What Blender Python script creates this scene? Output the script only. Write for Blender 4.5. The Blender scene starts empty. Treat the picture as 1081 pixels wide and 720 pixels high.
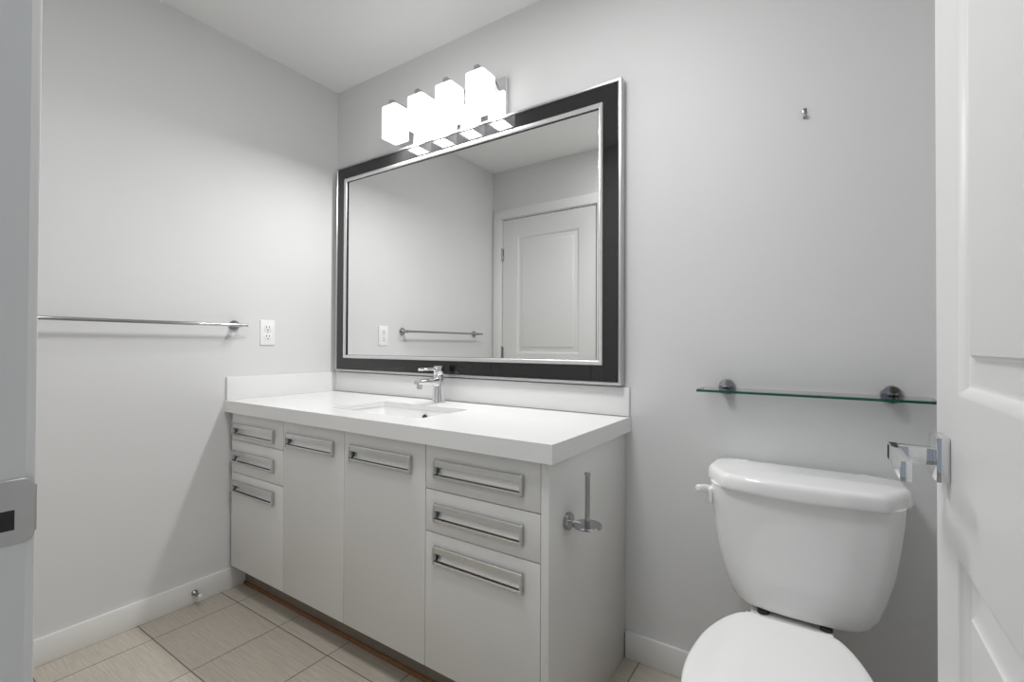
import bpy, bmesh, math, random
from mathutils import Vector, Matrix
random.seed(4)
S = bpy.context.scene
COL = S.collection
PI = math.pi

# ------------------------------------------------------------------ camera
CX, CY, CZ = 2.19941, -1.60021, 1.07760
F_PX = 498.79
YAW, PITCH, ROLL = math.radians(-33.578), math.radians(0.5508), math.radians(0.246)
fwd = Vector((math.sin(YAW) * math.cos(PITCH), math.cos(YAW) * math.cos(PITCH), math.sin(PITCH)))
rgt = Vector((math.cos(YAW), -math.sin(YAW), 0))
upv = rgt.cross(fwd)
r2 = rgt * math.cos(ROLL) + upv * math.sin(ROLL)
u2 = -rgt * math.sin(ROLL) + upv * math.cos(ROLL)
cd = bpy.data.cameras.new('camera')
cd.sensor_fit = 'HORIZONTAL'
cd.sensor_width = 36.0
cd.lens = F_PX * 36.0 / 1081.0
cd.clip_start = 0.02
cam = bpy.data.objects.new('camera', cd)
COL.objects.link(cam)
m = Matrix((r2, u2, -fwd)).transposed().to_4x4()
m.translation = (CX, CY, CZ)
cam.matrix_world = m
S.camera = cam

# ------------------------------------------------------------------ view, world, lights
S.view_settings.view_transform = 'Standard'
S.view_settings.look = 'None'
S.view_settings.gamma = 1.0
S.view_settings.use_curve_mapping = False
S.view_settings.exposure = 0.0
try:
    S.cycles.diffuse_bounces = 8
    S.cycles.max_bounces = 16
    S.cycles.caustics_reflective = False
    S.cycles.caustics_refractive = False
except Exception:
    pass
W = bpy.data.worlds.new('world')
S.world = W
W.use_nodes = True
bg = W.node_tree.nodes['Background']
bg.inputs[0].default_value = (0.76, 0.88, 1.0, 1)
bg.inputs[1].default_value = 0.30

SHADE_STRENGTH = 1.7
BULB_W = 3.0
def area(name, loc, rot, shape, sx, sy, power, colour):
    l = bpy.data.lights.new(name, 'AREA')
    l.shape = shape
    l.size = sx
    if shape in ('RECTANGLE', 'ELLIPSE'):
        l.size_y = sy
    l.energy = power
    l.color = colour
    o = bpy.data.objects.new(name, l)
    o.location = loc
    o.rotation_euler = rot
    COL.objects.link(o)
    return o
area('added_fill_light', (1.50, -0.95, 2.42), (0, 0, 0), 'DISK', 0.38, 0.38, 14.5, (1.0, 1.0, 1.0))      # unseen fill lamp added under the ceiling to even out the brightness

# ------------------------------------------------------------------ materials
def mat(name, col, rough=0.5, metal=0.0, spec=0.5, coat=0.0, noise=0.0, nscale=40.0, bump=0.0, bscale=400.0, trans=0.0, ior=1.5):
    M = bpy.data.materials.new(name)
    M.use_nodes = True
    nt = M.node_tree
    b = nt.nodes['Principled BSDF']
    b.inputs['Base Color'].default_value = (*col, 1)
    b.inputs['Roughness'].default_value = rough
    b.inputs['Metallic'].default_value = metal
    b.inputs['Specular IOR Level'].default_value = spec
    b.inputs['Coat Weight'].default_value = coat
    b.inputs['Transmission Weight'].default_value = trans
    b.inputs['IOR'].default_value = ior
    geo = nt.nodes.new('ShaderNodeNewGeometry')
    if noise:
        n = nt.nodes.new('ShaderNodeTexNoise')
        n.inputs['Scale'].default_value = nscale
        n.inputs['Detail'].default_value = 4
        nt.links.new(geo.outputs['Position'], n.inputs['Vector'])
        r = nt.nodes.new('ShaderNodeMapRange')
        r.inputs['From Min'].default_value = 0.3
        r.inputs['From Max'].default_value = 0.7
        r.inputs['To Min'].default_value = 1 - noise
        r.inputs['To Max'].default_value = 1 + noise
        nt.links.new(n.outputs['Fac'], r.inputs['Value'])
        mx = nt.nodes.new('ShaderNodeVectorMath')
        mx.operation = 'SCALE'
        mx.inputs[0].default_value = col
        nt.links.new(r.outputs[0], mx.inputs['Scale'])
        nt.links.new(mx.outputs[0], b.inputs['Base Color'])
    if bump:
        n2 = nt.nodes.new('ShaderNodeTexNoise')
        n2.inputs['Scale'].default_value = bscale
        n2.inputs['Detail'].default_value = 3
        nt.links.new(geo.outputs['Position'], n2.inputs['Vector'])
        bp = nt.nodes.new('ShaderNodeBump')
        bp.inputs['Strength'].default_value = bump
        bp.inputs['Distance'].default_value = 0.001
        nt.links.new(n2.outputs['Fac'], bp.inputs['Height'])
        nt.links.new(bp.outputs[0], b.inputs['Normal'])
    return M

M_WALL = mat('wall_paint', (0.70, 0.70, 0.702), 0.62, noise=0.008, nscale=3, bump=0.12, bscale=320)
M_CEIL = mat('ceiling_paint', (0.86, 0.86, 0.855), 0.9, spec=0.2, bump=0.2, bscale=180)
M_TRIM = mat('trim_paint', (0.80, 0.80, 0.79), 0.35, bump=0.03, bscale=60)
M_DOOR = mat('door_paint', (0.75, 0.75, 0.745), 0.38, bump=0.05, bscale=90)
M_CAB = mat('cabinet_lacquer', (0.72, 0.715, 0.70), 0.28, noise=0.006, nscale=6)
M_CARC = mat('cabinet_carcass', (0.45, 0.44, 0.42), 0.6, noise=0.02)
M_QUARTZ = mat('white_quartz', (0.79, 0.79, 0.785), 0.22, noise=0.012, nscale=160)
M_CERAMIC = mat('white_ceramic', (0.84, 0.84, 0.835), 0.08, coat=0.4, noise=0.004, nscale=4)
M_SEAT = mat('seat_plastic', (0.85, 0.85, 0.845), 0.22, noise=0.004, nscale=4)
M_PLASTIC = mat('white_plastic', (0.86, 0.86, 0.85), 0.3, noise=0.004, nscale=8)
M_CHROME = mat('chrome', (0.82, 0.82, 0.83), 0.07, metal=1.0, noise=0.01, nscale=30)
M_CHROMED = mat('dark_metal_and_reflections', (0.42, 0.42, 0.43), 0.12, metal=1.0, noise=0.01, nscale=30)  # dark metal; on chrome fittings the dark reflections are put into this colour
M_SATIN = mat('satin_nickel', (0.54, 0.54, 0.54), 0.30, metal=1.0, noise=0.02, nscale=60)
M_ALU = mat('brushed_aluminium', (0.66, 0.66, 0.65), 0.26, metal=1.0, noise=0.03, nscale=90)
M_SILVER = mat('silver_leaf', (0.74, 0.74, 0.735), 0.30, metal=0.85, noise=0.03, nscale=50)
M_RIM = mat('rim_silver', (0.55, 0.55, 0.55), 0.3, metal=0.9, noise=0.03, nscale=50)
M_BLACK = mat('black_gloss', (0.012, 0.012, 0.0125), 0.04, spec=0.5, coat=0.3, noise=0.05, nscale=20)
M_DARK = mat('dark_slot', (0.02, 0.02, 0.02), 0.6, noise=0.05)
M_MIRROR = mat('mirror_silver', (0.90, 0.905, 0.90), 0.0, metal=1.0, noise=0.001, nscale=2)
M_RUBBER = mat('white_rubber', (0.75, 0.75, 0.73), 0.6, noise=0.02)
M_HOSE = mat('braided_steel', (0.35, 0.35, 0.35), 0.4, metal=0.8, noise=0.2, nscale=500)
M_KICK = mat('kick_board', (0.20, 0.175, 0.14), 0.5, noise=0.06, nscale=30)
M_WOOD = mat('brown_strip', (0.20, 0.085, 0.03), 0.5, noise=0.15, nscale=60)
M_GLASSEDGE = mat('green_glass_edge', (0.01, 0.09, 0.06), 0.1, spec=0.5, noise=0.05)

def glass_material():
    M = bpy.data.materials.new('clear_glass')
    M.use_nodes = True
    nt = M.node_tree
    nt.nodes.clear()
    out = nt.nodes.new('ShaderNodeOutputMaterial')
    mix = nt.nodes.new('ShaderNodeMixShader')
    fr = nt.nodes.new('ShaderNodeFresnel')
    fr.inputs['IOR'].default_value = 1.5
    tr = nt.nodes.new('ShaderNodeBsdfTransparent')
    tr.inputs['Color'].default_value = (0.95, 0.98, 0.97, 1)
    gl = nt.nodes.new('ShaderNodeBsdfGlossy')
    gl.inputs['Roughness'].default_value = 0.0
    nt.links.new(fr.outputs[0], mix.inputs[0])
    nt.links.new(tr.outputs[0], mix.inputs[1])
    nt.links.new(gl.outputs[0], mix.inputs[2])
    nt.links.new(mix.outputs[0], out.inputs[0])
    return M
M_GLASS = glass_material()

def shade_material():
    M = bpy.data.materials.new('lit_opal_glass')
    M.use_nodes = True
    nt = M.node_tree
    b = nt.nodes['Principled BSDF']
    b.inputs['Base Color'].default_value = (0.85, 0.85, 0.84, 1)
    b.inputs['Roughness'].default_value = 0.25
    b.inputs['Emission Color'].default_value = (1.0, 0.995, 0.985, 1)
    b.inputs['Emission Strength'].default_value = SHADE_STRENGTH
    return M
M_SHADE = shade_material()

def tile_material():
    M = bpy.data.materials.new('floor_tile')
    M.use_nodes = True
    nt = M.node_tree
    N, L = nt.nodes, nt.links
    b = N['Principled BSDF']
    geo = N.new('ShaderNodeNewGeometry')
    sep = N.new('ShaderNodeSeparateXYZ')
    L.new(geo.outputs['Position'], sep.inputs[0])
    def mth(op, a, bb=None):
        n = N.new('ShaderNodeMath')
        n.operation = op
        for i, v in enumerate((a, bb)):
            if v is None:
                continue
            if isinstance(v, (int, float)):
                n.inputs[i].default_value = v
            else:
                L.new(v, n.inputs[i])
        return n.outputs[0]
    tx = mth('DIVIDE', mth('SUBTRACT', sep.outputs[0], 0.151), 0.3035)
    ty = mth('DIVIDE', mth('SUBTRACT', sep.outputs[1], -0.578), 0.2985)
    def edge(t, size):
        fr = mth('FRACT', t)
        d = mth('MINIMUM', fr, mth('SUBTRACT', 1.0, fr))
        return mth('MULTIPLY', d, size)
    d = mth('MINIMUM', edge(tx, 0.3035), edge(ty, 0.2985))
    mr = N.new('ShaderNodeMapRange')
    mr.interpolation_type = 'SMOOTHSTEP'
    mr.inputs['From Min'].default_value = 0.0009
    mr.inputs['From Max'].default_value = 0.0026
    L.new(d, mr.inputs['Value'])
    # per-tile tone
    cell = N.new('ShaderNodeCombineXYZ')
    L.new(mth('FLOOR', tx), cell.inputs[0])
    L.new(mth('FLOOR', ty), cell.inputs[1])
    wn = N.new('ShaderNodeTexWhiteNoise')
    L.new(cell.outputs[0], wn.inputs['Vector'])
    # streaks running along x (linen look)
    mp = N.new('ShaderNodeVectorMath')
    mp.operation = 'MULTIPLY'
    mp.inputs[1].default_value = (9, 190, 1)
    L.new(geo.outputs['Position'], mp.inputs[0])
    ad = N.new('ShaderNodeVectorMath')
    L.new(mp.outputs[0], ad.inputs[0])
    sc = N.new('ShaderNodeVectorMath')
    sc.operation = 'SCALE'
    sc.inputs['Scale'].default_value = 31.0
    L.new(wn.outputs['Color'], sc.inputs[0])
    L.new(sc.outputs[0], ad.inputs[1])
    ns = N.new('ShaderNodeTexNoise')
    ns.inputs['Scale'].default_value = 1.0
    ns.inputs['Detail'].default_value = 5
    ns.inputs['Roughness'].default_value = 0.65
    L.new(ad.outputs[0], ns.inputs['Vector'])
    ramp = N.new('ShaderNodeValToRGB')
    ramp.color_ramp.elements[0].position = 0.33
    ramp.color_ramp.elements[0].color = (0.45, 0.405, 0.34, 1)
    ramp.color_ramp.elements[1].position = 0.68
    ramp.color_ramp.elements[1].color = (0.58, 0.535, 0.465, 1)
    L.new(ns.outputs['Fac'], ramp.inputs[0])
    tone = N.new('ShaderNodeMapRange')
    tone.inputs['To Min'].default_value = 0.95
    tone.inputs['To Max'].default_value = 1.05
    L.new(wn.outputs['Value'], tone.inputs['Value'])
    tm = N.new('ShaderNodeVectorMath')
    tm.operation = 'SCALE'
    L.new(ramp.outputs[0], tm.inputs[0])
    L.new(tone.outputs[0], tm.inputs['Scale'])
    mix = N.new('ShaderNodeMix')
    mix.data_type = 'RGBA'
    L.new(mr.outputs[0], mix.inputs[0])
    mix.inputs[6].default_value = (0.15, 0.125, 0.10, 1)
    L.new(tm.outputs[0], mix.inputs[7])
    L.new(mix.outputs[2], b.inputs['Base Color'])
    b.inputs['Roughness'].default_value = 0.42
    bp = N.new('ShaderNodeBump')
    bp.inputs['Strength'].default_value = 0.5
    bp.inputs['Distance'].default_value = 0.002
    L.new(mr.outputs[0], bp.inputs['Height'])
    L.new(bp.outputs[0], b.inputs['Normal'])
    return M
M_TILE = tile_material()

# ------------------------------------------------------------------ helpers
def origin_of(o):
    v = Vector((0, 0, 0))
    while o is not None:
        v += o.location
        o = o.parent
    return v

def obj(name, bm, material, parent=None, angle=35, smooth=True):
    """links a bmesh drawn in world coordinates as one mesh object"""
    bmesh.ops.remove_doubles(bm, verts=bm.verts, dist=1e-6)
    bmesh.ops.recalc_face_normals(bm, faces=bm.faces)
    if parent is not None:
        bmesh.ops.translate(bm, verts=bm.verts, vec=-origin_of(parent))
        shift = None
    else:
        xs = [v.co for v in bm.verts]
        shift = Vector(((min(c.x for c in xs) + max(c.x for c in xs)) / 2, (min(c.y for c in xs) + max(c.y for c in xs)) / 2, min(c.z for c in xs)))
        bmesh.ops.translate(bm, verts=bm.verts, vec=-shift)
    me = bpy.data.meshes.new(name)
    bm.to_mesh(me)
    bm.free()
    if smooth:
        for p in me.polygons:
            p.use_smooth = True
        me.set_sharp_from_angle(angle=math.radians(angle))
    me.materials.append(material)
    o = bpy.data.objects.new(name, me)
    COL.objects.link(o)
    if parent is not None:
        o.parent = parent
    else:
        o.location = shift
    return o

def thing(name, label, cat, loc, group=None):
    o = bpy.data.objects.new(name, None)
    o.empty_display_size = 0.05
    COL.objects.link(o)
    o.location = loc
    o['label'] = label
    o['category'] = cat
    if group:
        o['group'] = group
    return o

def tag(o, label, cat):
    o['label'] = label
    o['category'] = cat
    return o

def struct(name, bm, material, parent=None, label=None, cat=None, smooth=True):
    o = obj(name, bm, material, parent, smooth=smooth)
    o['kind'] = 'structure'
    if label:
        o['label'] = label
        o['category'] = cat
    return o

def bx(bm, x0, x1, y0, y1, z0, z1, bev=0.0, seg=2):
    t = bmesh.new()
    bmesh.ops.create_cube(t, size=1.0)
    for v in t.verts:
        v.co = Vector((x0 + (v.co.x + .5) * (x1 - x0), y0 + (v.co.y + .5) * (y1 - y0), z0 + (v.co.z + .5) * (z1 - z0)))
    if bev:
        bmesh.ops.bevel(t, geom=list(t.edges), offset=bev, segments=seg, profile=0.5, affect='EDGES')
    add(bm, t)
    return bm

def add(bm, t):
    me = bpy.data.meshes.new('tmp')
    t.to_mesh(me)
    t.free()
    bm.from_mesh(me)
    bpy.data.meshes.remove(me)

def box(*a, **k):
    return bx(bmesh.new(), *a, **k)

def loft(bm, rings, cap0=True, cap1=True):
    vs = [[bm.verts.new(p) for p in r] for r in rings]
    n = len(vs[0])
    for a, b in zip(vs, vs[1:]):
        for i in range(n):
            j = (i + 1) % n
            bm.faces.new((a[i], a[j], b[j], b[i]))
    if cap0:
        bm.faces.new(list(reversed(vs[0])))
    if cap1:
        bm.faces.new(vs[-1])
    return bm

AX = {'x': (Vector((0, 1, 0)), Vector((0, 0, 1)), Vector((1, 0, 0))),
      'y': (Vector((0, 0, 1)), Vector((1, 0, 0)), Vector((0, 1, 0))),
      'z': (Vector((1, 0, 0)), Vector((0, 1, 0)), Vector((0, 0, 1)))}

def lathe(bm, c, axis, prof, n=32):
    """prof: list of (distance along axis, radius)"""
    a, b, d = AX[axis]
    c = Vector(c)
    rings = [[c + d * h + a * (r * math.cos(2 * PI * k / n)) + b * (r * math.sin(2 * PI * k / n)) for k in range(n)] for h, r in prof]
    return loft(bm, rings)

def tube(bm, pts, rad, n=12):
    pts = [Vector(p) for p in pts]
    rads = rad if isinstance(rad, (list, tuple)) else [rad] * len(pts)
    rings = []
    prev = None
    for i, p in enumerate(pts):
        t = (pts[min(i + 1, len(pts) - 1)] - pts[max(i - 1, 0)]).normalized()
        if prev is None:
            ref = Vector((0, 0, 1)) if abs(t.z) < 0.9 else Vector((1, 0, 0))
            a = t.cross(ref).normalized()
        else:
            a = (prev - t * prev.dot(t)).normalized()
        prev = a
        b = t.cross(a)
        rings.append([p + a * rads[i] * math.cos(2 * PI * k / n) + b * rads[i] * math.sin(2 * PI * k / n) for k in range(n)])
    return loft(bm, rings)

def prism_x(bm, poly, x0, x1):
    return loft(bm, [[Vector((x, y, z)) for y, z in poly] for x in (x0, x1)])

def rrect(x0, x1, y0, y1, r, k=6):
    """rounded rectangle, counter-clockwise, 4*k points"""
    out = []
    for cx, cy, a0 in ((x1 - r, y1 - r, 0), (x0 + r, y1 - r, 90), (x0 + r, y0 + r, 180), (x1 - r, y0 + r, 270)):
        for i in range(k):
            a = math.radians(a0 + 90 * i / (k - 1))
            out.append((cx + r * math.cos(a), cy + r * math.sin(a)))
    return out

def rect_ring(bm, x0, x1, z0, z1, prof):
    """mitred frame in the xz plane: prof = closed list of (inset from the outer edge, y)"""
    rings = []
    for sx, sz in ((0, 0), (1, 0), (1, 1), (0, 1)):
        r = []
        for u, y in prof:
            r.append(bm.verts.new((x0 + u if sx == 0 else x1 - u, y, z0 + u if sz == 0 else z1 - u)))
        rings.append(r)
    n = len(prof)
    for q in range(4):
        a, b = rings[q], rings[(q + 1) % 4]
        for i in range(n):
            j = (i + 1) % n
            bm.faces.new((a[i], a[j], b[j], b[i]))
    return bm

# ------------------------------------------------------------------ room
XR = 2.62          # right wall
YD = -1.485        # room face of the wall with the doors
H = 2.44
TH = 0.115
struct('floor', box(-TH, XR + TH, -2.9, TH, -0.05, 0.0), M_TILE, smooth=False)
struct('ceiling', box(-TH, XR + TH, YD - TH, TH, H, H + 0.05), M_CEIL, smooth=False)
struct('wall_left', box(-TH, 0, YD - TH, TH, 0, H), M_WALL, smooth=False)
struct('wall_back', box(0, XR, 0, TH, 0, H), M_WALL, smooth=False)
struct('wall_right', box(XR, XR + TH, YD - TH, TH, 0, H), M_WALL, smooth=False)
# wall with the two doorways
DA0, DA1, DAZ = 0.100, 0.885, 2.056       # closed door opening (seen in the mirror)
DB0, DB1 = 1.590, 2.370                   # doorway the view is taken from
JT = 0.018
b = bmesh.new()
for x0, x1, z0, z1 in ((0, DA0 - JT, 0, H), (DA0 - JT, DA1 + JT, DAZ + JT, H), (DA1 + JT, DB0 - JT, 0, H), (DB0 - JT, DB1 + JT, DAZ + JT, H), (DB1 + JT, XR, 0, H)):
    bx(b, x0, x1, YD - TH, YD, z0, z1)
struct('wall_front', b, M_WALL, smooth=False)

def jamb(name, x0, x1, stop_y):
    b = bmesh.new()
    bx(b, x0 - JT, x0, YD - TH, YD, 0, DAZ + JT)
    bx(b, x1, x1 + JT, YD - TH, YD, 0, DAZ + JT)
    bx(b, x0, x1, YD - TH, YD, DAZ, DAZ + JT)
    for sx0, sx1 in ((x0, x0 + .010), (x1 - .010, x1)):
        bx(b, sx0, sx1, stop_y - .034, stop_y, 0, DAZ - .010)
    bx(b, x0, x1, stop_y - .034, stop_y, DAZ - .010, DAZ)
    return struct(name, b, M_TRIM)

def casing(name, x0, x1, ztop, y, w=0.070, t=0.012):
    b = bmesh.new()
    bx(b, x0 - w, x0, y, y + t, 0, ztop, .002)
    bx(b, x1, x1 + w, y, y + t, 0, ztop, .002)
    bx(b, x0 - w, x1 + w, y, y + t, ztop, ztop + w, .002)
    return struct(name, b, M_TRIM)
jamb('trim_1', DA0 - .003, DA1 + .003, YD - .040)
casing('trim_2', DA0 - .008, DA1 + .008, DAZ + .006, YD)
J = jamb('trim_3', DB0, DB1, YD - .046)
casing('trim_4', DB0 - .005, DB1 + .005, DAZ + .006, YD, t=.008)

def baseboard(name, x0, x1, y0, y1):
    b = bmesh.new()
    bx(b, x0, x1, y0, y1, 0, 0.092, .003)
    return struct(name, b, M_TRIM)
baseboard('baseboard_left', 0, .013, YD + .013, -.0)
baseboard('baseboard_back', 1.6195, XR, -.013, 0)
baseboard('baseboard_right', XR - .013, XR, YD, -.013)
baseboard('baseboard_front', DA1 + .08, DB0 - .078, YD, YD + .013)

# ---- panelled doors: (a along the width, z, depth below the face)
def panel_face(P, w, h, panels, nface):
    """builds one panelled face; P(a, z, depth) -> world point; panels = list of (a0,a1,z0,z1)"""
    bm = nface
    zs = sorted({0, h} | {p[2] for p in panels} | {p[3] for p in panels})
    a0, a1 = panels[0][0], panels[0][1]
    cache = {}
    def V(a, z, d=0.0):
        k = (round(a, 5), round(z, 5), round(d, 5))
        if k not in cache:
            cache[k] = bm.verts.new(P(a, z, d))
        return cache[k]
    def Q(*p):
        bm.faces.new([V(*q) for q in p])
    av = [0, a0, a1, w]
    for i in range(3):
        for j in range(len(zs) - 1):
            lo, hi = zs[j], zs[j + 1]
            if i == 1 and any(abs(p[2] - lo) < 1e-6 and abs(p[3] - hi) < 1e-6 for p in panels):
                ins = [(0, 0), (.003, .001), (.012, .008), (.014, .009), (.018, .009), (.044, .0075), (.0465, .0065), (.051, .002), (.054, .0015)]
                for (u0, d0), (u1, d1) in zip(ins, ins[1:]):
                    c0 = [(a0 + u0, lo + u0, d0), (a1 - u0, lo + u0, d0), (a1 - u0, hi - u0, d0), (a0 + u0, hi - u0, d0)]
                    c1 = [(a0 + u1, lo + u1, d1), (a1 - u1, lo + u1, d1), (a1 - u1, hi - u1, d1), (a0 + u1, hi - u1, d1)]
                    for k in range(4):
                        m2 = (k + 1) % 4
                        Q(c0[k], c0[m2], c1[m2], c1[k])
                u, d = ins[-1]
                Q((a0 + u, lo + u, d), (a1 - u, lo + u, d), (a1 - u, hi - u, d), (a0 + u, hi - u, d))
            else:
                Q((av[i], lo, 0), (av[i + 1], lo, 0), (av[i + 1], hi, 0), (av[i], hi, 0))

def door_slab(P, w, h, t, panels):
    bm = bmesh.new()
    panel_face(lambda a, z, d: P(a, z, d), w, h, panels, bm)
    panel_face(lambda a, z, d: P(a, z, t - d), w, h, panels, bm)
    zs = sorted({0, h} | {p[2] for p in panels} | {p[3] for p in panels})
    aa = [0, panels[0][0], panels[0][1], w]
    for lo, hi in zip(zs, zs[1:]):
        for a in (0, w):
            bm.faces.new([bm.verts.new(P(a, z, d)) for z, d in ((lo, 0), (hi, 0), (hi, t), (lo, t))])
    for z in (0, h):
        for s0, s1 in zip(aa, aa[1:]):
            bm.faces.new([bm.verts.new(P(a, z, d)) for a, d in ((s0, 0), (s1, 0), (s1, t), (s0, t))])
    return bm

# closed door in the front wall, seen in the mirror
HD = 2.040
PB0, PB1, PT0, PT1 = 0.245, 0.815, 1.008, 1.900
dw = DA1 - DA0 - .006
d1 = struct('door_1', door_slab(lambda a, z, d: Vector((DA0 + .003 + a, YD - d, .010 + z)), dw, HD, .035,
            [(.127, dw - .127, PB0, PB1), (.127, dw - .127, PT0, PT1)]), M_DOOR)
def hinge(zc, x, y, parent):
    b = bmesh.new()
    lathe(b, (x, y, zc), 'z', [(-.052, .003), (-.050, .0055), (.050, .0055), (.052, .003)], 12)
    bx(b, x - .012, x + .012, y - .008, y - .004, zc - .045, zc + .045)
    h = obj('hinge', b, M_CHROMED, parent)
    h['label'] = 'satin metal hinge'
    return h
for zc in (0.26, 1.02, 1.785):
    hinge(zc, DA0 - .001, YD + .0045, d1)

# open door beside the camera, standing at right angles to its wall
DX = 2.332
DY0 = -1.474
DY1 = -0.6975
dw2 = DY1 - DY0
d2 = struct('door_2', door_slab(lambda a, z, d: Vector((DX + d, DY0 + a, .010 + z)), dw2, HD, .035,
            [(.127, dw2 - .127, PB0, PB1), (.127, dw2 - .127, PT0, PT1)]), M_DOOR)
for zc in (0.26, 1.02, 1.785):
    b = bmesh.new()
    lathe(b, (2.3735, YD + .009, zc), 'z', [(-.052, .003), (-.050, .0055), (.050, .0055), (.052, .003)], 12)
    obj('hinge', b, M_SATIN, d2)
HY, HZ = -0.759, 0.932
for side in (-1, 1):
    xf = DX if side < 0 else DX + .035
    b = bmesh.new()
    bx(b, min(xf, xf + side * .0135), max(xf, xf + side * .0135), HY - .029, HY + .029, HZ - .029, HZ + .029, .0015)
    hd = obj('door_handle', b, M_CHROME, d2)
    if side < 0:
        hd['label'] = 'square chrome lever handle'
    b = bmesh.new()
    xa, xb = xf + side * .0125, xf + side * .060
    bx(b, min(xa, xb), max(xa, xb), HY - .010, HY + .012, HZ - .011, HZ + .011, .0012)
    xc, xd = xf + side * .049, xf + side * .060
    bx(b, min(xc, xd), max(xc, xd), HY - .125, HY + .012, HZ - .012, HZ + .012, .0012)
    obj('lever', b, M_CHROME, hd)
# latch on the door edge
obj('latch', box(DX + .006, DX + .029, DY1 - .0005, DY1 + .0015, HZ - .028, HZ + .028, .0005), M_SATIN, d2)

# strike plate on the jamb at the left of the doorway
b = bmesh.new()
ZS = HZ - .006
loft(b, [[Vector((x, y, z)) for y, z in rrect(YD - .036 + i, YD + .0060 - i, ZS - .029 + i, ZS + .029 - i, .007, 5)] for x, i in ((DB0 - .0004, 0), (DB0 + .0011, 0), (DB0 + .0016, .0005))])
t = bmesh.new()
pts = [(DB0 - .0004, YD - .002), (DB0 - .0006, YD + .0045), (DB0 - .003, YD + .0078), (DB0 - .006, YD + .0086)]
n = len(pts)
rings = []
for x, y in pts:
    rings.append([Vector((x + o2, y + o1, z)) for o1, o2, z in ((0, 0, ZS - .021), (0, .0014, ZS - .021), (0, .0014, ZS + .021), (0, 0, ZS + .021))])
loft(t, rings)
add(b, t)
sp = obj('strike_plate', b, M_SATIN, J)
sp['label'] = 'satin steel strike plate'
obj('latch_hole', box(DB0 + .0012, DB0 + .0020, YD - .026, YD - .007, ZS - .016, ZS + .002, .0003), M_DARK, sp)

# ------------------------------------------------------------------ vanity cabinet
VL = 1.6356
CT = 0.832         # counter top
FY = -0.549        # face of the drawer and door fronts
vc = thing('vanity_cabinet', 'white lacquered bathroom vanity cabinet with long metal pulls under the mirror', 'cabinet', (0.81, -0.30, 0))
b = bmesh.new()
bx(b, .012, .030, -.528, -.014, .100, .780)
bx(b, .030, 1.5925, -.528, -.014, .100, .116)
bx(b, .030, 1.5925, -.026, -.014, .116, .780)
for x in (.432, .806, 1.190):
    bx(b, x - .009, x + .009, -.526, -.03, .116, .66)
bx(b, .030, 1.5925, -.528, -.505, .742, .780)
obj('carcass', b, M_CARC, vc)
obj('end_panel', box(1.5930, 1.6165, FY - .001, -.0005, 0, .7815, .0015), M_CAB, vc)
obj('filler_strip', box(.0135, .0285, -.540, -.529, .100, .7815, .001), M_CAB, vc)
obj('toe_kick', box(.014, 1.5925, -.476, -.460, 0.0, .100), M_KICK, vc)
b = bmesh.new()
prism_x(b, [(-.4765, 0), (-.4765, .013), (-.480, .012), (-.484, .008), (-.486, 0)], .014, 1.5925)
obj('shoe_strip', b, M_WOOD, vc)

def pull(x0, x1, z0, z1, parent):
    """aluminium cup pull: closed ends, visor above, trough below"""
    h = z1 - z0
    y = FY
    prof = [(y + .0005, z1), (y - .007, z1 - .0005), (y - .009, z1 - .003), (y - .0098, z1 - h * .35), (y - .0085, z1 - h * .37), (y - .0068, z1 - h * .33),
            (y - .0062, z1 - h * .12), (y + .005, z1 - h * .14), (y + .0072, z1 - h * .28), (y + .0072, z1 - h * .55), (y + .0058, z0 + h * .30), (y + .001, z0 + h * .19), (y - .006, z0 + h * .15),
            (y - .0085, z0 + h * .17), (y - .0098, z0 + h * .14), (y - .009, z0 + .002), (y - .007, z0), (y + .0005, z0), (y + .0005, z0 + .0035), (y + .0095, z0 + .0035), (y + .0095, z1 - .0035), (y + .0005, z1 - .0035)]
    b = bmesh.new()
    prism_x(b, prof, x0 + .006, x1 - .006)
    ends = [(y - .0002, z1 + .001), (y - .007, z1 + .0008), (y - .0105, z1 - .004), (y - .0118, z0 + .016), (y - .0112, z0 + .003), (y - .008, z0 - .001), (y - .0002, z0 - .001)]
    for xa, xb in ((x0, x0 + .007), (x1 - .007, x1)):
        t = bmesh.new()
        prism_x(t, ends, xa, xb)
        bmesh.ops.bevel(t, geom=[e for e in t.edges if abs(e.verts[0].co.x - e.verts[1].co.x) < 1e-6], offset=.0012, segments=2, affect='EDGES')
        add(b, t)
    o = obj('pull', b, M_ALU, parent, angle=30)
    o['label'] = 'brushed aluminium pull'
    return o

ZB, ZT = 0.110, 0.7795
def front(kind, x0, x1, z0, z1, hx0, hx1, hz0, hz1):
    g = .0015
    b = bmesh.new()
    yb, e = FY + .0195, .0012
    rect = lambda i, y, xa=x0 + g, xb=x1 - g, za=z0 + g, zb=z1 - g: [Vector((xa + i, y, za + i)), Vector((xb - i, y, za + i)), Vector((xb - i, y, zb - i)), Vector((xa + i, y, zb - i))]
    hole = lambda y: rect(0, y, hx0 + .003, hx1 - .003, hz0 + .003, hz1 - .003)
    # back face, edges, eased rim, face, pocket behind the pull
    loft(b, [rect(0, yb), rect(0, FY + e), rect(e * .3, FY + e * .3), rect(e, FY), hole(FY), hole(FY + .0105)])
    o = obj(kind, b, M_CAB, vc)
    pull(hx0, hx1, hz0, hz1, o)
X0, X1, X2, X3, X4 = .030, .430, .803, 1.190, 1.5925
front('drawer', X0, X1, .662, ZT, .046, .366, .682, .735)
front('drawer', X0, X1, .521, .662, .046, .366, .565, .618)
front('door', X0, X1, ZB, .521, .046, .366, .435, .488)
front('door', X1, X2, ZB, ZT, .452, .748, .682, .735)
front('door', X2, X3, ZB, ZT, .836, 1.132, .680, .735)
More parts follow.
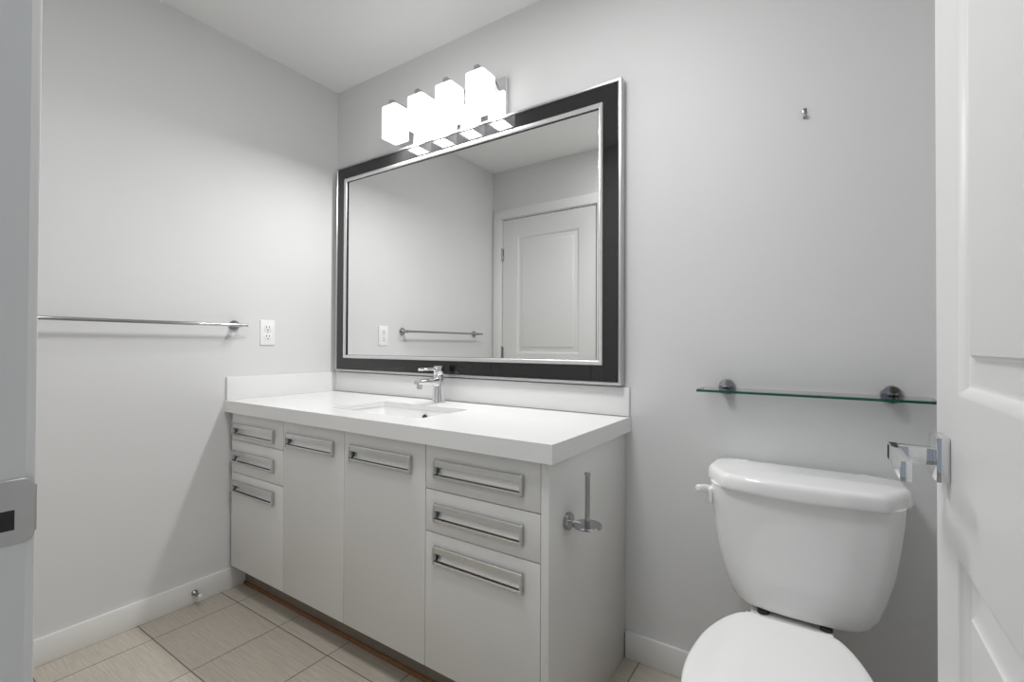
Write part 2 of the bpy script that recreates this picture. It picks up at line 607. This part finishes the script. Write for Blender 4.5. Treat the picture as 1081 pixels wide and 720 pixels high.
front('drawer', X3, X4, .646, ZT, 1.227, 1.541, .683, .738)
front('drawer', X3, X4, .519, .646, 1.227, 1.541, .554, .608)
front('door', X3, X4, ZB, .519, 1.227, 1.541, .428, .482)

# ------------------------------------------------------------------ countertop, sink, faucet
ct = thing('countertop', 'white quartz countertop with thick square edge on top of the vanity', 'countertop', (.8, -.28, CT))
SX0, SX1, SY0, SY1 = .588, 1.066, -.452, -.186
hole = rrect(SX0, SX1, SY0, SY1, .016, 6)
corner = [(VL, -.0005), (.0005, -.0005), (.0005, -.5687), (VL, -.5687)]
b = bmesh.new()
def ring_layer(outer, z, flip):
    hv = [b.verts.new((x, y, z)) for x, y in hole]
    ov = [b.verts.new((x, y, z)) for x, y in outer]
    for c in range(4):
        for i in range(5):
            f = (ov[c], hv[c * 6 + i], hv[c * 6 + i + 1])
            b.faces.new(f if flip else tuple(reversed(f)))
        n1 = (c + 1) % 4
        f = (ov[c], hv[c * 6 + 5], hv[n1 * 6], ov[n1])
        b.faces.new(f if flip else tuple(reversed(f)))
    return hv, ov
h1, o1 = ring_layer(corner, CT, True)
under = [(1.6170, -.0120), (.0120, -.0120), (.0120, -.5500), (1.6170, -.5500)]
h2, o2 = ring_layer(under, CT - .020, False)
for i in range(24):
    j = (i + 1) % 24
    b.faces.new((h1[i], h1[j], h2[j], h2[i]))
o3 = [b.verts.new((x, y, .7822)) for x, y in corner]
o4 = [b.verts.new((x, y, .7822)) for x, y in under]
for p, q in ((o1, o3), (o3, o4), (o4, o2)):
    for i in range(4):
        j = (i + 1) % 4
        b.faces.new((p[i], q[i], q[j], p[j]))
slab = obj('slab', b, M_QUARTZ, ct)
tag(obj('backsplash', box(.0125, 1.6320, -.0125, -.0005, CT + .0016, .934, .0012), M_QUARTZ), 'long white quartz backsplash strip behind the faucet under the mirror', 'backsplash')
tag(obj('backsplash', box(.0005, .0120, -.5620, -.0005, CT + .0002, .934, .0012), M_QUARTZ), 'short white quartz backsplash strip against the left wall', 'backsplash')

sk = thing('sink', 'white rectangular undermount sink set into the countertop', 'sink', ((SX0 + SX1) / 2, (SY0 + SY1) / 2, .66))
b = bmesh.new()
rings = []
def rr3(ins, z, r, dy=0):
    return [Vector((x, y, z)) for x, y in rrect(SX0 + ins, SX1 - ins, SY0 + ins, SY1 - ins, r)]
seq_in = [(-.022, .8112, .03), (-.003, .8112, .018), (-.002, .806, .018), (.004, .75, .022), (.010, .715, .03), (.022, .694, .04), (.045, .684, .05), (.10, .680, .03)]
seq_out = [(.10, .672, .03), (.040, .675, .05), (.012, .688, .04), (-.002, .712, .03), (-.010, .75, .024), (-.014, .798, .02), (-.022, .8, .03)]
loft(b, [rr3(*q) for q in seq_in + seq_out + [seq_in[0]]], cap0=False, cap1=False)
f_in = [bv for bv in b.verts if abs(bv.co.z - .680) < 1e-6]
f_out = [bv for bv in b.verts if abs(bv.co.z - .672) < 1e-6]
b.faces.new(f_in)
b.faces.new(f_out)
obj('basin', b, M_CERAMIC, sk)
b = bmesh.new()
lathe(b, ((SX0 + SX1) / 2, -.30, .6805), 'z', [(0, .030), (.002, .030), (.004, .027), (.004, .021), (.006, .019), (.0075, .012), (.008, .001)], 28)
obj('drain', b, M_CHROME, sk)
b = bmesh.new()
lathe(b, (.838, SY1 - .0035, .783), 'y', [(-.003, .0115), (-.0005, .0125), (.001, .0125)], 20)
obj('overflow', b, M_DARK, sk)['label'] = 'dark overflow hole'

fx, fy = .818, -.086
fa = thing('faucet', 'chrome single lever faucet standing behind the sink', 'faucet', (fx, fy, CT))
b = bmesh.new()
lathe(b, (fx, fy, CT), 'z', [(0, .0285), (.003, .029), (.010, .0272), (.03, .0248), (.07, .0225), (.112, .0215), (.1165, .0205), (.118, .016)], 32)
obj('body', b, M_CHROME, fa)
b = bmesh.new()
def sring(y, zc, w, h):
    return [Vector((fx + px, y, zc + pz)) for px, pz in rrect(-w / 2, w / 2, -h / 2, h / 2, min(w, h) * .32, 5)]
loft(b, [sring(fy - .010, CT + .088, .036, .040), sring(fy - .03, CT + .090, .036, .033), sring(fy - .07, CT + .093, .035, .024), sring(fy - .125, CT + .094, .034, .018), sring(fy - .131, CT + .0935, .031, .014)])
spt = obj('spout', b, M_CHROME, fa)
b = bmesh.new()
lathe(b, (fx, fy - .115, CT + .066), 'z', [(0, .010), (.001, .0115), (.022, .012)], 20)
obj('aerator', b, M_SATIN, spt)
b = bmesh.new()
lathe(b, (fx, fy, CT + .119), 'z', [(-.002, .017), (.001, .0205), (.003, .0215), (.034, .0215), (.037, .0205), (.038, .017), (.0385, .001)], 32)
lv = obj('lever_cap', b, M_CHROME, fa)
b = bmesh.new()
tube(b, [(fx, fy - .012, CT + .143), (fx, fy - .06, CT + .145), (fx, fy - .118, CT + .146), (fx, fy - .122, CT + .146)], [.0065, .0062, .0058, .003], 14)
obj('lever', b, M_CHROME, lv)

# ------------------------------------------------------------------ framed mirror
MX0, MX1, MZ0, MZ1 = .041, 1.613, .9405, 2.010
MF = -.038
wm = thing('framed_mirror', 'large wall mirror in a glossy black frame with silver edges above the vanity', 'mirror', (.827, 0, MZ0))
b = bmesh.new()
rect_ring(b, MX0, MX1, MZ0, MZ1, [(0, -.0005), (0, MF + .002), (.002, MF), (.0095, MF - .001), (.0115, MF + .003), (.0115, -.0005)])
obj('outer_rim', b, M_RIM, wm)['label'] = 'thin silver outer rim'
b = bmesh.new()
rect_ring(b, MX0, MX1, MZ0, MZ1, [(.0117, -.0015), (.0117, MF + .004), (.0145, MF + .0015), (.067, MF + .0005), (.0685, MF + .003), (.0685, -.0015)])
obj('frame_band', b, M_BLACK, wm)['label'] = 'wide glossy black band'
b = bmesh.new()
rect_ring(b, MX0, MX1, MZ0, MZ1, [(.0687, -.0295), (.0687, MF - .001), (.071, MF - .004), (.077, MF - .003), (.0835, MF + .0005), (.0845, MF + .002), (.0845, -.0295)])
obj('inner_lip', b, M_SILVER, wm)['label'] = 'silver inner lip'
b = bmesh.new()
rect_ring(b, MX0, MX1, MZ0, MZ1, [(.0846, -.0295), (.0846, MF + .0025), (.0860, MF + .0030), (.0865, -.0295)])
obj('inner_gasket', b, M_BLACK, wm)
obj('mirror_glass', box(MX0 + .069, MX1 - .069, -.0290, -.0020, MZ0 + .069, MZ1 - .069), M_MIRROR, wm, smooth=False)

# ------------------------------------------------------------------ vanity light
vl = thing('vanity_light', 'chrome wall light bar with four lit square opal glass shades above the mirror', 'wall light', (.81, 0, 2.0135))
obj('back_plate', box(.497, 1.116, -.022, -.0005, 2.0135, 2.176, .0015), M_CHROME, vl)
for x in (.522, .684, .846, 1.008):
    c = x + .045
    yc = -.110
    b = bmesh.new()
    bx(b, c - .011, c + .011, -.140, -.0215, 2.163, 2.184, .001)
    lathe(b, (c, yc, 2.140), 'z', [(0, .017), (.024, .017)], 20)
    ar = obj('lamp_arm', b, M_SATIN, vl)
    b = bmesh.new()
    sq = lambda ins, r: rrect(x + ins, x + .090 - ins, -.155 + ins, -.065 - ins, r, 4)
    loft(b, [[Vector((px, py, z)) for px, py in sq(i, r)] for z, i, r in
             ((2.146, .006, .006), (2.153, .008, .008), (2.157, .004, .010), (2.1545, .0012, .010), (2.148, 0, .010), (2.016, 0, .010), (2.0135, .0012, .010), (2.0135, .0045, .008), (2.018, .006, .006), (2.146, .006, .006))], cap0=False, cap1=False)
    # closed top around the lamp holder
    top = [[Vector((px, py, z)) for px, py in sq(i, r)] for z, i, r in ((2.1535, .007, .008), (2.1575, .006, .008))]
    loft(b, top)
    # the bulb's own light, leaving through the open underside of the shade
    area('bulb_light', (c, yc, 2.0145), (0, 0, 0), 'SQUARE', .066, .066, BULB_W, (1.0, 1.0, .99))
    obj('lamp_shade', b, M_SHADE, ar)['label'] = 'lit white opal glass shade'

# ------------------------------------------------------------------ towel bar and outlet on the left wall
TBZ = 1.162
tb = thing('towel_bar', 'long chrome towel bar mounted on the left wall', 'towel bar', (0, -.89, TBZ))
for y in (-.531, -1.25):
    b = bmesh.new()
    lathe(b, (0, y, TBZ), 'x', [(.0005, .0225), (.006, .0225), (.008, .021), (.0085, .010), (.052, .0085), (.056, .0085)], 28)
    obj('bracket', b, M_CHROMED, tb)
b = bmesh.new()
lathe(b, (.062, 0, TBZ), 'y', [(-1.279, .0045), (-1.278, .0068), (-.502, .0068), (-.501, .0045)], 20)
obj('bar', b, M_CHROMED, tb)

ol = thing('wall_outlet', 'white duplex electrical outlet on the left wall beside the mirror', 'outlet', (0, -.380, 1.075))
b = bmesh.new()
bx(b, .0003, .0055, -.415, -.345, 1.075, 1.193, .0022, 3)
pl = obj('cover_plate', b, M_PLASTIC, ol)
for zc in (1.155, 1.113):
    b = bmesh.new()
    bx(b, .005, .0072, -.397, -.363, zc - .0145, zc + .0145, .001)
    rc = obj('receptacle', b, M_PLASTIC, ol)
    for yy, hh in ((-.3865, .009), (-.3735, .0075)):
        obj('slot', box(.0070, .0075, yy - .0014, yy + .0014, zc + .005 - hh / 2 - .001, zc + .005 + hh / 2 + .001), M_DARK, rc, smooth=False)
    b = bmesh.new()
    lathe(b, (.0070, -.380, zc - .0082), 'x', [(0, .0031), (.0005, .0031)], 12)
    obj('slot', b, M_DARK, rc)
b = bmesh.new()
lathe(b, (.0054, -.380, 1.134), 'x', [(0, .003), (.0008, .0028), (.001, .001)], 12)
obj('screw', b, M_SATIN, pl)

# ------------------------------------------------------------------ door stop on the left baseboard
ds = thing('door_stop', 'small spring door stop with white tip on the left baseboard', 'door stop', (.013, -.684, .046))
dz = .046
b = bmesh.new()
lathe(b, (.0133, -.684, dz), 'x', [(0, .012), (.003, .012), (.008, .009), (.010, .006)], 20)
obj('base', b, M_CHROMED, ds)
b = bmesh.new()
pts = []
for i in range(0, 12 * 10 + 1):
    a = i / 10 * 2 * PI
    pts.append((.022 + .040 * i / 120, -.684 + .0055 * math.cos(a), dz + .0055 * math.sin(a)))
tube(b, pts, .0014, 6)
obj('spring', b, M_CHROMED, ds)
b = bmesh.new()
lathe(b, (.060, -.684, dz), 'x', [(0, .0075), (.010, .0075), (.014, .006), (.015, .002)], 16)
obj('tip', b, M_RUBBER, ds)['label'] = 'white rubber tip'

# ------------------------------------------------------------------ toilet paper holder on the vanity end panel
PX = 1.6163
ty, tz = -.450, .605
tp = thing('toilet_paper_holder', 'chrome upright toilet paper holder on the side of the vanity', 'toilet paper holder', (PX, ty, tz))
b = bmesh.new()
lathe(b, (PX, ty, tz), 'x', [(0, .0235), (.010, .0235), (.012, .0215), (.0125, .008)], 32)
obj('mount', b, M_CHROMED, tp)
b = bmesh.new()
lathe(b, (PX + .012, ty, tz), 'x', [(0, .0055), (.030, .0055)], 16)
obj('arm', b, M_CHROME, tp)
b = bmesh.new()
lathe(b, (PX + .060, ty, tz - .0035), 'z', [(0, .036), (.001, .0385), (.005, .0385), (.007, .037)], 40)
obj('tray', b, M_CHROMED, tp)
b = bmesh.new()
lathe(b, (PX + .060, ty, tz - .012), 'z', [(0, .005), (.001, .0065), (.145, .0065), (.1455, .0085), (.1495, .0088), (.151, .006)], 20)
obj('rod', b, M_CHROMED, tp)

# ------------------------------------------------------------------ wall hook
hk = bmesh.new()
bx(hk, 2.1455, 2.1545, -.003, -.0003, 1.737, 1.767, .0008)
tube(hk, [(2.150, -.002, 1.745), (2.150, -.010, 1.741), (2.150, -.014, 1.745), (2.150, -.0145, 1.753)], [.0026, .0026, .0026, .002], 8)
tag(obj('wall_hook', hk, M_CHROMED), 'tiny metal hook left on the bare wall above the glass shelf', 'hook')

# ------------------------------------------------------------------ glass shelf
gs = thing('glass_shelf', 'clear glass shelf with green edge on two chrome brackets above the toilet', 'shelf', (2.147, 0, .942))
SZ0, SZ1 = .9425, .9500
GY0, GY1 = -.120, -.012
b = bmesh.new()
bx(b, 1.8775, 2.4245, GY0, GY1, SZ0, SZ1, .0006, 1)
gl = obj('glass_panel', b, M_GLASS, gs, smooth=False)
gl.data.materials.append(M_GLASSEDGE)
for p in gl.data.polygons:
    if abs(p.normal.z) < .5 and p.normal.y < .5:
        p.material_index = 1
for x in (1.944, 2.344):
    b = bmesh.new()
    lathe(b, (x, -.0003, .9520), 'y', [(-.0, .0245), (-.006, .0245), (-.009, .022), (-.0105, .012)], 32)
    br = obj('bracket', b, M_CHROMED, gs)
    b = bmesh.new()
    bx(b, x - .010, x + .010, -.034, -.0098, SZ1 + .0002, SZ1 + .0075, .0015)
    bx(b, x - .010, x + .010, -.034, -.0098, SZ0 - .0075, SZ0 - .0002, .0015)
    obj('clamp', b, M_CHROMED, br)

# ------------------------------------------------------------------ toilet
TX = 2.142
to = thing('toilet', 'white two piece toilet with closed lid beside the vanity', 'toilet', (TX, -.38, 0))
def tank_ring(hw, yb, yf, z, ch, bow=.012):
    """half outline from back right, round the front corner, to front centre, mirrored"""
    half = [(hw * .985, yb), (hw, (yb * .7 + yf * .3)), (hw, yf + ch * 1.25), (hw - ch * .10, yf + ch * .85), (hw - ch * .38, yf + ch * .40), (hw - ch * .75, yf + ch * .12),
            (hw - ch * 1.2, yf), (hw * .5, yf - bow * .6), (hw * .2, yf - bow * .95)]
    right = [Vector((TX + x, y, z)) for x, y in half]
    left = [Vector((TX - x, y, z)) for x, y in reversed(half)]
    return right + left
b = bmesh.new()
loft(b, [tank_ring(hw, -.02 - (.215 - hw) * .3, yf, z, .040, .008) for hw, yf, z in
         ((.122, -.168, .3810), (.135, -.180, .3822), (.148, -.190, .3885), (.158, -.196, .401), (.169, -.2005, .425), (.182, -.204, .468), (.197, -.208, .530), (.207, -.2115, .600), (.213, -.214, .660), (.215, -.215, .700))])
tk = obj('tank', b, M_CERAMIC, to, angle=60)
def lid_ring(ins, z):
    half = [(.222, -.012), (.230, -.06), (.232, -.120), (.226, -.142), (.205, -.178), (.182, -.214), (.166, -.226), (.09, -.235), (.03, -.238)]
    f = lambda x, y: (x - ins * (1 if x > .15 else x / .15), y + (ins if y < -.15 else (-ins * .3 if y > -.05 else ins * .4)))
    right = [Vector((TX + f(x, y)[0], f(x, y)[1], z)) for x, y in half]
    left = [Vector((TX - f(x, y)[0], f(x, y)[1], z)) for x, y in reversed(half)]
    return right + left
b = bmesh.new()
loft(b, [lid_ring(.010, .6935), lid_ring(.003, .694), lid_ring(.0005, .697), lid_ring(0, .702), lid_ring(.0015, .720), lid_ring(.004, .7275), lid_ring(.0075, .732), lid_ring(.012, .7345), lid_ring(.018, .7355), lid_ring(.09, .7375)])
obj('tank_lid', b, M_CERAMIC, to, angle=40)
b = bmesh.new()
lx = TX - .2125
bx(b, lx - .016, lx + .006, -.192, -.156, .640, .682, .005, 3)
tube(b, [(lx - .010, -.168, .675), (lx - .013, -.185, .679), (lx - .019, -.210, .685), (lx - .022, -.226, .6875), (lx - .0235, -.232, .688)], [.0095, .010, .0095, .0095, .006], 12)
obj('flush_lever', b, M_PLASTIC, to)
# bowl: rim outline scaled down to the pedestal
SHX = TX - .020
OUT = [(.078, -.290), (.104, -.303), (.134, -.355), (.158, -.428), (.168, -.500), (.170, -.565), (.161, -.635), (.138, -.692), (.095, -.730), (.045, -.748)]
def seat_ring(z, ins=0.0, sx=1.0, back=None):
    half = []
    for x, y in OUT:
        cx, cyy = 0.0, -.52
        L = math.hypot(x, y - cyy)
        s = (L - ins) / L
        half.append((x * s * sx, cyy + (y - cyy) * s))
    right = [Vector((SHX + x, y, z)) for x, y in half]
    left = [Vector((SHX - x, y, z)) for x, y in reversed(half)]
    return right + left
def subdiv_ring(r, k=4):
    """Catmull-Rom smoothing of a closed ring except across the flat back edge"""
    n = len(r)
    out = []
    for i in range(n):
        p0, p1, p2, p3 = r[(i - 1) % n], r[i], r[(i + 1) % n], r[(i + 2) % n]
        if i == n - 1:
            p0, p3 = p1, p2
        if i == 0:
            p0 = p1 - (p2 - p1) * .4
        if i == n - 2:
            p3 = p2 + (p2 - p1) * .4
        for j in range(k):
            t = j / k
            out.append(.5 * ((2 * p1) + (p2 - p0) * t + (2 * p0 - 5 * p1 + 4 * p2 - p3) * t * t + (3 * p1 - p0 - 3 * p2 + p3) * t ** 3))
    return out
SR = lambda z, ins: subdiv_ring(seat_ring(z, ins))
b = bmesh.new()
loft(b, [SR(.4035, .010), SR(.404, .003), SR(.407, 0), SR(.415, 0), SR(.4185, .0025), SR(.4200, .007), SR(.4207, .02), SR(.4215, .08)])
sl = obj('seat_lid', b, M_SEAT, to, angle=50)
b = bmesh.new()
loft(b, [SR(.3855, .006), SR(.387, .002), SR(.391, .001), SR(.400, .002), SR(.4030, .007), SR(.4030, .05), SR(.398, .060), SR(.390, .062), SR(.3855, .055), SR(.3855, .006)], cap0=False, cap1=False)
obj('seat', b, M_SEAT, to, angle=50)
b = bmesh.new()
def bowl_ring(z, w, y0, y1, n=40):
    r = []
    for k in range(n):
        a = 2 * PI * k / n
        c, s = math.cos(a), math.sin(a)
        px = w * math.copysign(abs(c) ** .85, c)
        py = (y0 + y1) / 2 + (y1 - y0) / 2 * math.copysign(abs(s) ** .8, s)
        r.append(Vector((SHX + px, py, z)))
    return r
loft(b, [bowl_ring(0, .108, -.62, -.13), bowl_ring(.012, .110, -.622, -.128), bowl_ring(.03, .104, -.612, -.132), bowl_ring(.10, .098, -.595, -.14), bowl_ring(.18, .105, -.61, -.14),
         bowl_ring(.25, .130, -.655, -.145), bowl_ring(.31, .155, -.700, -.17), bowl_ring(.355, .168, -.728, -.22), bowl_ring(.376, .170, -.735, -.25), bowl_ring(.3845, .166, -.73, -.256),
         bowl_ring(.385, .125, -.68, -.31), bowl_ring(.36, .118, -.665, -.315), bowl_ring(.29, .09, -.61, -.33), bowl_ring(.22, .05, -.53, -.37)])
bowl = obj('bowl', b, M_CERAMIC, to, angle=60)
b = bmesh.new()
t = bmesh.new()
loft(t, [[Vector((SHX + x, y, z)) for x, y in rrect(-w, w, -.33, yb, .03, 5)] for z, w, yb in ((.20, .080, -.10), (.30, .088, -.07), (.356, .092, -.045), (.3690, .092, -.040), (.3735, .088, -.044))])
add(b, t)
obj('tank_deck', b, M_CERAMIC, to, angle=50)
for sx in (-1, 1):
    b = bmesh.new()
    bx(b, SHX + sx * .076 - .014, SHX + sx * .076 + .014, -.284, -.256, .3730, .402, .003)
    lathe(b, (SHX + sx * .076 - .016, -.276, .4045), 'x', [(0, .005), (.001, .0065), (.031, .0065), (.032, .005)], 16)
    obj('hinge', b, M_SEAT, to)
for sx in (-1, 1):
    b = bmesh.new()
    lathe(b, (SHX + .008 + sx * .070, -.182, .3730), 'z', [(0, .014), (.0105, .0135)], 20)  # dark disc between the deck and the tank underside
    obj('dark_disc', b, M_DARK, to)['label'] = 'dark disc under the tank'
b = bmesh.new()
lathe(b, (TX - .005, -.110, .3733), 'z', [(0, .040), (.009, .040)], 24)
obj('gasket', b, M_DARK, to)['label'] = 'dark rubber gasket'
# supply hose under the tank
b = bmesh.new()
hx = TX - .110
tube(b, [(hx, -.115, .400), (hx, -.115, .34), (hx - .01, -.10, .28), (hx - .03, -.075, .22), (hx - .035, -.055, .185), (hx - .035, -.045, .165)], [.0065] * 6, 12)
lathe(b, (hx, -.115, .362), 'z', [(0, .012), (.028, .012)], 8)
obj('supply_hose', b, M_HOSE, to)
b = bmesh.new()
lathe(b, (hx - .035, -.045, .140), 'z', [(0, .009), (.03, .009)], 16)
lathe(b, (hx - .035, -.0005, .150), 'y', [(0, .025), (-.004, .024), (-.006, .008), (-.05, .008), (-.055, .006)], 20)
lathe(b, (hx - .035, -.055, .150), 'y', [(0, .006), (-.012, .014), (-.020, .014), (-.022, .010)], 16)
obj('supply_valve', b, M_CHROME, to)
